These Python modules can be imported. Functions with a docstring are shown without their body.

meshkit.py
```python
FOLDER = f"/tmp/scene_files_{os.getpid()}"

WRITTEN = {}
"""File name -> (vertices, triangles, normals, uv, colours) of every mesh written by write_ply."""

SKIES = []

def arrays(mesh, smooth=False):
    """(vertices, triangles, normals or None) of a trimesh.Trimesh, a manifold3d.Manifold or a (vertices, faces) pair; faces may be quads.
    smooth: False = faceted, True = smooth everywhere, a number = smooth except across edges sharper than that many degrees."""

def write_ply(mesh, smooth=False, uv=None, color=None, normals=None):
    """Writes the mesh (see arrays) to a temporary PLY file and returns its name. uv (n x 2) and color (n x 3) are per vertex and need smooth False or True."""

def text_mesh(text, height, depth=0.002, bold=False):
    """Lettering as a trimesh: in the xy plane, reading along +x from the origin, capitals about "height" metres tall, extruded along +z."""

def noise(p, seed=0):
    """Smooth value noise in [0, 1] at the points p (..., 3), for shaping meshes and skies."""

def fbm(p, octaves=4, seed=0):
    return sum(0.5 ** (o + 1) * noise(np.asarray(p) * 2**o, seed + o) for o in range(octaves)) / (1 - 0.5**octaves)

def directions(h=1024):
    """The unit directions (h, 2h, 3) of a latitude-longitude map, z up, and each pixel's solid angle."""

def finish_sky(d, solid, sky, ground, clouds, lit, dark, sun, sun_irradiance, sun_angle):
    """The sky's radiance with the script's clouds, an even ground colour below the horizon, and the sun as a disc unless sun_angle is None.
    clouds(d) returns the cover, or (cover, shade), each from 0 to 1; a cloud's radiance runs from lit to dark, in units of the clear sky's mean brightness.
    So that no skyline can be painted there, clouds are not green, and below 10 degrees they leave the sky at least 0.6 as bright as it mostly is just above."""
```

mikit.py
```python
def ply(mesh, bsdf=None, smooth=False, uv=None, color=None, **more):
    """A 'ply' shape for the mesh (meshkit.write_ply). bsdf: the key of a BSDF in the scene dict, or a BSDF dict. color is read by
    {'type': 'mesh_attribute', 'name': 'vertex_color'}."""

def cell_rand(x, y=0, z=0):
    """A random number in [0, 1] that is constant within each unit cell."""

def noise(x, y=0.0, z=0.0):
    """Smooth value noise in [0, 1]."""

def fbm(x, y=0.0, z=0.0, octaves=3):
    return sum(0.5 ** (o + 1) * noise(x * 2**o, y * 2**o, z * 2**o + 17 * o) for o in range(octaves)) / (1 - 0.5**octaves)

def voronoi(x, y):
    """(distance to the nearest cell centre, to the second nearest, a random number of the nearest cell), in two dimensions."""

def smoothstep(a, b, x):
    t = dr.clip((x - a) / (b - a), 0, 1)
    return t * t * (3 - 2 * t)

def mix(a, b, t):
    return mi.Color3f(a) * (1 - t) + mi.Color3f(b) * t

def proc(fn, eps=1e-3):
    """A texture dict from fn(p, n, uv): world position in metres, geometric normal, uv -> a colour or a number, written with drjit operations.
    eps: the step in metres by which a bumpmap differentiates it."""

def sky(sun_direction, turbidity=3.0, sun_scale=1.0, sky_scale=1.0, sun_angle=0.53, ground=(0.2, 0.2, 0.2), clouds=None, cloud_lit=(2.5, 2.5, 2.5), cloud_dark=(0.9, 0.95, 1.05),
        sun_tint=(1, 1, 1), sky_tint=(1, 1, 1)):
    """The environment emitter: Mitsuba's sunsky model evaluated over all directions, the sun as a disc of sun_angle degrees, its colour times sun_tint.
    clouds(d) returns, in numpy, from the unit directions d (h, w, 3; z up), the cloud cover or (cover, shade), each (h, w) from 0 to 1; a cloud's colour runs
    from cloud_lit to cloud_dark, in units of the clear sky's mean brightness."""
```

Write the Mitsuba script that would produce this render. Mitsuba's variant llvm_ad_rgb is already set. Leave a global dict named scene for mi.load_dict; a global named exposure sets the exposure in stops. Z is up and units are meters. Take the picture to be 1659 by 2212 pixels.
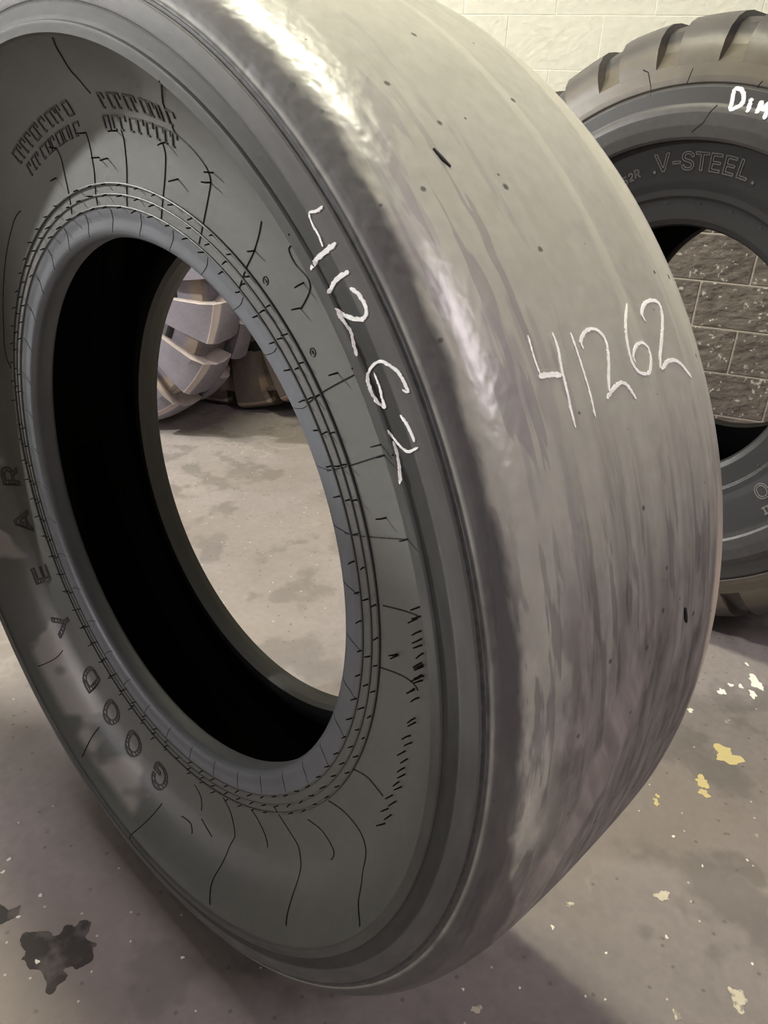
import math, json, random
import numpy as np, trimesh, mitsuba as mi, mikit, meshkit
import drjit as dr
from mikit import proc, fbm, noise, voronoi, smoothstep, mix
from shapely.geometry import Polygon, LineString
from shapely import union_all, affinity

# ---------------------------------------------------------------- camera, light, exposure
scene, labels = {}, {}
T = mi.ScalarTransform4f
FOCAL, PITCH, ROLL, EYE = 1648.2, 0.464912, 0.0529573, 1.4          # focal length in pixels of a 1659 wide frame
fw = np.array([0, math.cos(PITCH), -math.sin(PITCH)])
up0 = np.cross([1.0, 0, 0], fw)
up = -math.sin(ROLL) * np.array([1.0, 0, 0]) + math.cos(ROLL) * up0
eye = np.array([0, 0, EYE])
scene['camera'] = {'type': 'perspective', 'fov': math.degrees(2 * math.atan(1659 / 2 / FOCAL)), 'fov_axis': 'x',
                   'to_world': T().look_at(origin=eye.tolist(), target=(eye + fw).tolist(), up=up.tolist()), 'near_clip': 0.02, 'far_clip': 60.0}
exposure = 2.0
# lamps: (name, centre, radiance rgb); all hang as fittings; the left and rear battens are added
GREEN = dict(at=(-0.58, 1.90, 4.25), length=2.4, width=0.30, turn=math.radians(-42.6), rgb=(20.5, 19.9, 15.2))
PINK = dict(at=(2.56, -1.45, 4.25), length=2.4, width=0.30, turn=math.radians(-42.6), rgb=(15.5, 13.6, 14.6))
ADDED_LEFT = dict(at=(-3.3, 3.75, 4.25), length=2.4, width=0.30, turn=math.radians(-42.6), rgb=(8.0, 7.2, 7.0))  # added lamp, brightens the floor left of the bald tyre
ADDED_REAR = dict(at=(-0.7, -4.3, 4.25), length=2.4, width=0.30, turn=math.radians(-42.6), rgb=(1.2, 1.1, 1.2))  # added lamp, carries the shoulder highlight further down
FLOOD = dict(at=(-6.55, 2.50, 3.85), aim=(-0.3, 1.2, 0.7), rgb=(760.0, 750.0, 722.0))

DIG = json.loads('''{"tread":[["4",[[0.0025,[[33.98,0.5064],[32.73,0.5041],[31.38,0.5041]]],[0.0055,[[31.24,0.5019],[31.19,0.5153],[30.91,0.533]]],[0.0038,[[33.77,0.5397],[32.73,0.5397],[31.25,0.5352],[29.77,0.533],[28.44,0.5308],[27.37,0.5308]]]]],["1",[[0.0032,[[33.47,0.5663],[31.3,0.5663],[29.52,0.5663],[27.52,0.5641]]]]],["2",[[0.0041,[[32.17,0.5774],[32.67,0.5774],[33.23,0.5885],[33.34,0.6019],[32.94,0.613],[32.23,0.6174],[31.06,0.613],[29.87,0.6041],[28.86,0.5974]]],[0.0045,[[28.45,0.5908],[28.91,0.6041],[29.17,0.6219],[28.76,0.633],[27.73,0.6418]]]]],["6",[[0.004,[[34.51,0.6818],[33.01,0.6641],[31.59,0.6552],[30.42,0.653],[29.58,0.6596],[29.19,0.6729],[29.29,0.684],[30.14,0.6929],[31.01,0.6929],[31.45,0.684],[31.33,0.6707],[30.68,0.6596],[30.19,0.6596]]]]],["2",[[0.0046,[[32.89,0.7063],[33.52,0.704],[34.21,0.7174],[34.35,0.7351],[33.99,0.7485],[33.0,0.7462],[31.51,0.7307],[30.23,0.7151],[29.21,0.7063]]],[0.0048,[[29.09,0.7085],[29.51,0.7262],[29.46,0.7418],[29.0,0.7551],[28.35,0.764],[27.71,0.7729]]]]]],"side":[["4",[[0.0032,[[47.17,0.3776],[47.24,0.3709],[47.71,0.362]]],[0.003,[[47.71,0.362],[47.01,0.3576],[46.09,0.3576],[45.17,0.3553]]],[0.0053,[[44.5,0.3709],[44.74,0.3553],[44.9,0.342],[44.54,0.3309]]]]],["1",[[0.0052,[[42.32,0.3687],[42.61,0.3553],[42.55,0.3442],[42.22,0.3354]]]]],["2",[[0.0043,[[41.42,0.362],[40.79,0.3665],[39.96,0.3687],[39.24,0.3665],[39.11,0.3576],[39.77,0.3465],[40.37,0.3398],[40.97,0.3354]]],[0.0033,[[40.63,0.3354],[39.79,0.3376],[38.9,0.3398],[38.18,0.3376],[37.06,0.3354]]]]],["6",[[0.0033,[[33.4,0.3709],[33.08,0.3753],[33.61,0.3753],[34.58,0.3731],[35.37,0.3665],[35.89,0.3576],[35.87,0.3465],[35.38,0.3376],[34.37,0.3354],[33.41,0.3376],[32.95,0.342],[32.8,0.3442],[33.5,0.3442],[34.37,0.3465],[35.43,0.3465]]]]],["2",[[0.0032,[[31.88,0.3576],[31.26,0.362],[30.35,0.3642],[29.76,0.3642]]],[0.0027,[[29.34,0.3665],[29.24,0.3531],[29.77,0.3465],[30.39,0.342],[31.22,0.3376]]],[0.0033,[[30.33,0.3398],[29.49,0.3398],[28.39,0.3376],[27.62,0.3354],[27.12,0.3331]]]]]],"rad":[[[109.05,0.1799],[108.57,0.1643],[109.0,0.1377],[109.32,0.1155],[110.14,0.0888]],[[99.14,0.1799],[98.97,0.1643],[99.07,0.1355],[100.02,0.0999],[100.07,0.0866]],[[89.59,0.1799],[89.22,0.1643],[89.28,0.1377],[89.92,0.1022],[90.25,0.0844]],[[79.86,0.1777],[79.25,0.1621],[79.38,0.1399],[79.85,0.1088],[80.18,0.0822]],[[67.74,0.3243],[77.37,0.2265],[77.0,0.1999],[72.9,0.1888],[70.04,0.1777],[69.37,0.1643],[69.72,0.1155],[69.97,0.0866]],[[88.58,0.3131],[91.98,0.2843],[94.09,0.251],[93.7,0.2243]],[[59.22,0.1799],[58.96,0.1421],[59.3,0.111],[59.2,0.0822]],[[47.93,0.3287],[53.95,0.1888],[52.21,0.1821],[49.97,0.1866],[49.01,0.1799],[48.74,0.1488]],[[36.48,0.3243],[39.2,0.1133],[39.25,0.0844]],[[29.34,0.3354],[29.39,0.171],[29.33,0.1177],[29.55,0.0688]],[[19.87,0.1799],[19.81,0.1177],[20.09,0.0711]],[[10.86,0.1799],[10.78,0.1621],[10.4,0.1222]],[[0.93,0.1799],[1.49,0.1599],[0.44,0.1133]],[[340.1,0.171],[340.05,0.1444],[338.06,0.111]],[[326.35,0.1177],[329.02,0.1488],[329.84,0.1821],[329.04,0.2065],[327.04,0.231],[326.6,0.2598],[330.32,0.3087]],[[306.88,0.0999],[308.93,0.1444],[309.92,0.171],[309.22,0.1977],[307.21,0.251],[308.56,0.2909]],[[297.38,0.1133],[299.23,0.1377],[299.91,0.1643],[299.54,0.1821]],[[286.7,0.1088],[289.21,0.1488],[289.29,0.1843],[287.7,0.2177],[287.06,0.271],[289.9,0.3131]],[[316.88,0.1288],[319.72,0.1555],[320.29,0.1821],[318.65,0.1954]],[[276.52,0.1377],[278.58,0.1599],[278.37,0.1866]],[[128.07,0.1666],[132.09,0.1732],[139.17,0.171],[147.52,0.1643],[155.65,0.1555],[161.7,0.1488],[164.14,0.1244]],[[273.4,0.2288],[275.83,0.2265],[277.49,0.2399]],[[278.6,0.2043],[282.48,0.2199]],[[248.84,0.3109],[246.77,0.271],[246.25,0.2487]],[[266.88,0.3531],[267.45,0.2909],[267.77,0.2399]],[[229.1,0.2998],[229.43,0.2643],[228.79,0.2354]]],"hair":[[97.0,0.1466],[94.47,0.1444],[76.34,0.1444],[112.1,0.1466],[22.28,0.151],[4.13,0.1421],[12.08,0.1843],[10.94,0.1843],[10.41,0.1777],[9.14,0.1843],[8.13,0.1843],[7.35,0.1843],[5.04,0.1843],[4.65,0.1866],[3.53,0.1888],[2.78,0.1866],[0.78,0.1732],[29.5,0.3243],[30.36,0.3243],[22.79,0.3243],[50.22,0.1755],[48.85,0.1488],[39.84,0.1532],[58.88,0.1421],[69.1,0.1799],[69.43,0.1666],[90.81,0.1777],[79.1,0.1799],[99.25,0.1799],[108.98,0.1799],[6.4,0.1866],[4.88,0.1866],[3.39,0.1843],[2.69,0.1799],[0.61,0.1732],[0.02,0.1821],[356.74,0.1799],[356.25,0.1821],[353.67,0.1777],[352.87,0.1821],[350.66,0.1755],[349.89,0.1821],[348.18,0.1821],[347.42,0.1866],[345.25,0.1821],[345.06,0.1888],[342.14,0.1821],[342.07,0.191],[339.44,0.1866],[339.31,0.1954],[336.87,0.1954],[4.08,0.1444]],"plug":[[55.36,0.1266],[43.87,0.131]],"oil":[[-0.645,0.911],[-0.641,0.923],[-0.617,0.928],[-0.596,0.929],[-0.585,0.921],[-0.574,0.926],[-0.572,0.942],[-0.561,0.946],[-0.551,0.941],[-0.544,0.956],[-0.527,0.953],[-0.523,0.934],[-0.523,0.919],[-0.499,0.909],[-0.499,0.904],[-0.503,0.902],[-0.497,0.886],[-0.498,0.876],[-0.517,0.861],[-0.526,0.865],[-0.536,0.863],[-0.541,0.858],[-0.53,0.848],[-0.53,0.84],[-0.54,0.831],[-0.541,0.819],[-0.546,0.813],[-0.555,0.815],[-0.56,0.83],[-0.572,0.846],[-0.584,0.856],[-0.603,0.857],[-0.615,0.87],[-0.624,0.874],[-0.622,0.886],[-0.634,0.896]],"oil2":[[-0.747,0.978],[-0.715,0.98],[-0.69,0.969],[-0.675,0.98],[-0.671,0.966],[-0.675,0.952],[-0.688,0.944],[-0.695,0.938],[-0.723,0.93]],"spots":[[1.116,1.803,0.0177,0.0325,"w"],[1.085,1.749,0.0097,0.02,"w"],[0.998,1.753,0.011,0.0133,"w"],[1.036,1.786,0.0063,0.0091,"w"],[1.064,1.783,0.0063,0.008,"w"],[1.125,1.891,0.0044,0.0112,"w"],[0.877,1.665,0.0073,0.0092,"w"],[0.915,1.497,0.032,0.03,"y"],[0.818,1.401,0.0164,0.0177,"y"],[0.81,1.365,0.0115,0.0125,"y"],[0.683,1.328,0.0062,0.0177,"y"],[0.693,1.231,0.0032,0.0041,"w"],[0.621,1.077,0.0148,0.0114,"p"],[0.421,1.045,0.0077,0.0064,"p"],[0.378,0.993,0.0037,0.004,"w"],[0.602,0.985,0.0033,0.0036,"w"],[0.473,0.945,0.0023,0.0029,"w"],[0.698,0.869,0.0166,0.019,"p"],[0.213,0.827,0.0109,0.0057,"p"],[0.733,1.156,0.0021,0.0032,"w"],[0.753,0.939,0.0027,0.0025,"w"],[0.574,0.834,0.0076,0.0085,"p"],[0.296,0.869,0.0026,0.0021,"w"],[0.191,0.861,0.0026,0.0021,"w"],[0.415,0.86,0.0021,0.0017,"w"],[0.963,1.625,0.0059,0.007,"p"],[0.889,1.247,0.0038,0.005,"p"],[0.45,0.856,0.0021,0.0022,"w"],[0.839,1.177,0.0026,0.0026,"w"],[0.692,1.348,0.004,0.0106,"y"],[-0.594,0.87,0.0042,0.0042,"w"],[-0.645,1.003,0.0036,0.0036,"w"],[-0.667,0.955,0.0031,0.0031,"w"],[-0.744,1.081,0.0038,0.0038,"w"],[-0.742,1.051,0.0037,0.0037,"w"],[-0.437,0.918,0.0017,0.0017,"w"],[-0.332,0.892,0.003,0.003,"w"],[-0.489,0.857,0.0017,0.0017,"w"],[-0.766,1.174,0.002,0.002,"w"],[-0.284,0.798,0.0016,0.0016,"w"]],"dim":[["D",[[[85.62,0.6728],[84.94,0.6268]],[[85.62,0.6728],[84.11,0.6718],[83.08,0.6569],[83.08,0.6405],[84.18,0.6306],[85.06,0.6261]]]],["I",[[[81.48,0.6583],[81.01,0.6275]]]],["M",[[[79.05,0.6296],[79.32,0.6574]],[[79.32,0.6574],[78.13,0.6397],[77.65,0.6603]],[[77.65,0.6603],[76.8,0.6224]]]]],"cracks":[[[105.78,0.7675],[104.75,0.731],[104.02,0.6989],[103.8,0.6714]],[[95.37,0.7178],[95.79,0.696],[96.08,0.6851]],[[88.08,0.6351],[89.35,0.6149],[90.27,0.5947],[92.74,0.5743]],[[80.87,0.696],[81.39,0.6816]]]}''')
JOINT = 0.107

# ---------------------------------------------------------------- helpers
random.seed(5)
rng = np.random.default_rng(11)
used = {}
def numbered(name):
    n = used.get(name, 0); used[name] = n + 1
    return name if n == 0 else f'{name}_{n:03d}'
def put(name, mesh, bsdf, parent=None, smooth=30, label=None, cat=None, group=None, kind=None, uv=None, **more):
    key = numbered(f'{parent}__{name}' if parent else name)
    scene[key] = mikit.ply(mesh, bsdf, smooth=smooth, uv=uv, **more)
    d = {k: v for k, v in (('label', label), ('category', cat), ('group', group), ('kind', kind)) if v}
    if d: labels[key] = d
    return key
def thing(name, label, cat, group=None):
    key = numbered(name)
    labels[key] = {'label': label, 'category': cat}
    if group: labels[key]['group'] = group
    return key
def rgb(r, g, b): return {'type': 'rgb', 'value': [r, g, b]}
def cat_mesh(ms): return trimesh.util.concatenate(ms)
def box(lo, hi):
    lo, hi = np.array(lo, float), np.array(hi, float)
    m = trimesh.creation.box(extents=hi - lo); m.apply_translation((lo + hi) / 2); return m
def bevel_box(lo, hi, c):
    """box whose front edges (all edges) are chamfered by c"""
    lo, hi = np.array(lo, float), np.array(hi, float)
    pts = []
    for sx in (0, 1):
        for sy in (0, 1):
            for sz in (0, 1):
                q = np.where([sx, sy, sz], hi, lo); s = np.where([sx, sy, sz], -1, 1)
                for k in range(3):
                    d = s * c; d[k] = 0; pts.append(q + d)
    return trimesh.convex.convex_hull(np.array(pts))
def tube(path, rad, sides=6, closed=False):
    """tube along a polyline; rad one number or one per point"""
    p = np.asarray(path, float); n = len(p)
    t = (np.roll(p, -1, 0) - np.roll(p, 1, 0)) if closed else np.gradient(p, axis=0)
    t /= np.linalg.norm(t, axis=1, keepdims=True)
    ref = np.array([0.31, 0.2, 0.93])
    a = np.cross(t, ref); a /= np.linalg.norm(a, axis=1, keepdims=True); b = np.cross(t, a)
    ang = np.arange(sides) * 2 * np.pi / sides
    r = np.broadcast_to(rad, (n,))
    v = p[:, None] + r[:, None, None] * (np.cos(ang)[None, :, None] * a[:, None] + np.sin(ang)[None, :, None] * b[:, None])
    m = n if closed else n - 1
    i, j = np.meshgrid(np.arange(m), np.arange(sides), indexing='ij')
    i2 = (i + 1) % n; j2 = (j + 1) % sides
    q = np.stack([i * sides + j, i * sides + j2, i2 * sides + j2, i2 * sides + j], -1).reshape(-1, 4)
    f = [q[:, [0, 1, 2]], q[:, [0, 2, 3]]]
    if not closed:
        k = np.arange(1, sides - 1)
        f += [np.stack([k * 0, k + 1, k], 1), (n - 1) * sides + np.stack([k * 0, k, k + 1], 1)]
    m = trimesh.Trimesh(v.reshape(-1, 3), np.vstack(f), process=False)
    return m
def smooth_path(pts, step):
    """Catmull-Rom through the points, resampled"""
    p = np.asarray(pts, float)
    if len(p) == 2: p = np.vstack([p[0], (p[0] + p[1]) / 2, p[1]])
    e = np.vstack([2 * p[0] - p[1], p, 2 * p[-1] - p[-2]])
    out = []
    for i in range(len(p) - 1):
        p0, p1, p2, p3 = e[i:i + 4]
        for s in np.linspace(0, 1, 12, endpoint=False):
            out.append(0.5 * ((2 * p1) + (p2 - p0) * s + (2 * p0 - 5 * p1 + 4 * p2 - p3) * s * s + (3 * p1 - p0 - 3 * p2 + p3) * s ** 3))
    out = np.array(out + [p[-1]])
    d = np.r_[0, np.cumsum(np.linalg.norm(np.diff(out, axis=0), axis=1))]
    n = max(3, int(d[-1] / step) + 1)
    s = np.linspace(0, d[-1], n)
    return np.stack([np.interp(s, d, out[:, k]) for k in range(out.shape[1])], 1)

class Tyre:
    """A wheel-like frame: angle th (degrees, 0 = along s, 90 = top), radius r, axial distance a along the axle ax."""
    def __init__(self, c, ax, profile):
        self.c = np.array(c, float); self.ax = np.array(ax, float) / np.linalg.norm(ax)
        s = np.cross([0, 0, 1.0], self.ax); self.s = s / np.linalg.norm(s); self.v = np.cross(self.ax, self.s)
        self.prof = np.array(profile, float)                           # rows (a, r)
        self.arc = np.r_[0, np.cumsum(np.hypot(*np.diff(self.prof, axis=0).T))]
    def at(self, th, r, a):
        th, r, a = np.broadcast_arrays(np.radians(np.asarray(th, float)), np.asarray(r, float), np.asarray(a, float))
        p = self.c + a[..., None] * self.ax + r[..., None] * (np.cos(th)[..., None] * self.s + np.sin(th)[..., None] * self.v)
        p[..., 2] = np.maximum(p[..., 2], 0.001)                        # the tyre sits flat on the floor
        return p
    def prof_at(self, arc):
        return np.interp(arc, self.arc, self.prof[:, 0]), np.interp(arc, self.arc, self.prof[:, 1])
    def normal(self, th, arc):
        a0, r0 = self.prof_at(np.asarray(arc) - 0.002); a1, r1 = self.prof_at(np.asarray(arc) + 0.002)
        da, dr_ = a1 - a0, r1 - r0
        L = np.hypot(da, dr_) + 1e-12
        na, nr = dr_ / L, -da / L
        t = np.radians(th)
        return na[..., None] * self.ax + nr[..., None] * (np.cos(t)[..., None] * self.s + np.sin(t)[..., None] * self.v)
    def surf(self, th, arc, off=0.0):
        a, r = self.prof_at(arc)
        return self.at(th, r, a) + np.asarray(off)[..., None] * self.normal(np.asarray(th, float), np.asarray(arc, float))
    def lathe(self, arc0, arc1, n=720, step=0.004, seam=195.0, profile=None, bump=None):
        """one turn of the profile between two arc lengths; uv = (turn, arc)"""
        prof = self.prof if profile is None else np.array(profile, float)
        arc = self.arc if profile is None else np.r_[0, np.cumsum(np.hypot(*np.diff(prof, axis=0).T))]
        knots = arc[(arc > arc0 + 1e-6) & (arc < arc1 - 1e-6)]
        t = np.unique(np.round(np.r_[arc0, knots, arc1, np.arange(arc0, arc1, step)], 6))
        t = t[np.r_[True, np.diff(t) > 2e-4]]; t[-1] = arc1
        a, r = np.interp(t, arc, prof[:, 0]), np.interp(t, arc, prof[:, 1])
        th = seam + np.arange(n + 1) * 360.0 / n
        TH, R = np.meshgrid(th, r, indexing='ij'); A = np.broadcast_to(a, R.shape)
        if bump is not None: R = R + bump(TH, np.broadcast_to(t, R.shape))
        P = self.at(TH, R, A); m = len(t)
        i, j = np.meshgrid(np.arange(n), np.arange(m - 1), indexing='ij')
        q = np.stack([i * m + j, (i + 1) * m + j, (i + 1) * m + j + 1, i * m + j + 1], -1).reshape(-1, 4)
        f = np.vstack([q[:, [0, 2, 1]], q[:, [0, 3, 2]]])
        uv = np.stack([TH / 360.0, np.broadcast_to(t, R.shape)], -1).reshape(-1, 2)
        return trimesh.Trimesh(P.reshape(-1, 3), f[:, ::-1], process=False), uv
    def sector(self, th0, th1, outer, depth, skew=0.0, n=6, taper=0.0, outer2=None):
        """a block over the profile 'outer' (rows a, r) between two angles, reaching 'depth' inwards; skew turns it along the axle; taper opens the groove"""
        o = np.array(outer, float); m = len(o)
        s = np.linspace(0, 1, n + 1)
        o2 = o if outer2 is None else np.array(outer2, float)
        d = np.gradient(o, axis=0); L = np.hypot(d[:, 0], d[:, 1]); nn = np.stack([d[:, 1], -d[:, 0]], 1) / L[:, None]
        if (nn @ np.array([0, 1.0])).sum() < 0: nn = -nn
        sk = skew * (o[:, 0] - o[0, 0])
        def grid(pr, grow):
            th = np.stack([th0 - grow + sk + (th1 - th0 + 2 * grow) * x for x in s])           # n+1, m
            pq = np.stack([o * (1 - x) + o2 * x - nn * pr for x in s])
            return self.at(th, pq[..., 1], pq[..., 0])
        G0, G1 = grid(0.0, 0.0), grid(depth, taper)
        V = np.vstack([G0.reshape(-1, 3), G1.reshape(-1, 3)]); K = (n + 1) * m
        k = lambda i, j, l: l * K + i * m + j
        F = []
        for i in range(n):
            for j in range(m - 1):
                F += [[k(i, j, 0), k(i + 1, j, 0), k(i + 1, j + 1, 0), k(i, j + 1, 0)], [k(i, j, 1), k(i, j + 1, 1), k(i + 1, j + 1, 1), k(i + 1, j, 1)]]
        for j in range(m - 1):
            F += [[k(0, j, 0), k(0, j + 1, 0), k(0, j + 1, 1), k(0, j, 1)], [k(n, j, 0), k(n, j, 1), k(n, j + 1, 1), k(n, j + 1, 0)]]
        for i in range(n):
            F += [[k(i, 0, 0), k(i, 0, 1), k(i + 1, 0, 1), k(i + 1, 0, 0)], [k(i, m - 1, 0), k(i + 1, m - 1, 0), k(i + 1, m - 1, 1), k(i, m - 1, 1)]]
        F = np.array(F)
        M = trimesh.Trimesh(V, np.vstack([F[:, [0, 1, 2]], F[:, [0, 2, 3]]]), process=False)
        M.merge_vertices(); M.fix_normals()
        return M
    def wrap(self, mesh, th0, r0, surf_a, flip=1):
        """bend a flat mesh (x along the reading direction, y up, z out) on to the side: x turns clockwise, y goes outwards"""
        v = np.array(mesh.vertices)
        r = r0 + v[:, 1]
        th = th0 - np.degrees(v[:, 0] / r0)
        P = self.at(th, r, surf_a(r) + v[:, 2])
        m = mesh.copy(); m.vertices = P; m.fix_normals()
        return m

def ribbon(pts3, nrm, width, rough, seed, lift=0.0004, thick=0.0005):
    """a chalk stroke: a thin strip along pts3 lying on the surface with ragged edges"""
    r = np.random.default_rng(seed)
    p = np.asarray(pts3); n = len(p)
    t = np.gradient(p, axis=0); t /= np.linalg.norm(t, axis=1, keepdims=True)
    side = np.cross(nrm, t); side /= np.linalg.norm(side, axis=1, keepdims=True)
    x = np.linspace(0, 1, n)
    env = np.minimum(1, 0.30 + 0.70 * np.sqrt(np.minimum(x, 1 - x) / 0.10 + 1e-9))
    wl = width / 2 * env * (1 + rough * r.standard_normal(n)); wr = width / 2 * env * (1 + rough * r.standard_normal(n))
    top = p + nrm * (lift + thick)
    V = np.vstack([p + side * wl[:, None] + nrm * (-0.0006), top + side * (wl * .86)[:, None], top - side * (wr * .86)[:, None], p - side * wr[:, None] + nrm * (-0.0006)])
    F = []
    for i in range(n - 1):
        for k in range(3):
            a, b = k * n + i, (k + 1) * n + i
            F += [[a, b, b + 1], [a, b + 1, a + 1]]
    for i in (0, n - 1):
        F += [[i, n + i, 2 * n + i], [i, 2 * n + i, 3 * n + i]]
    m = trimesh.Trimesh(V, F, process=False); return m

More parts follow.
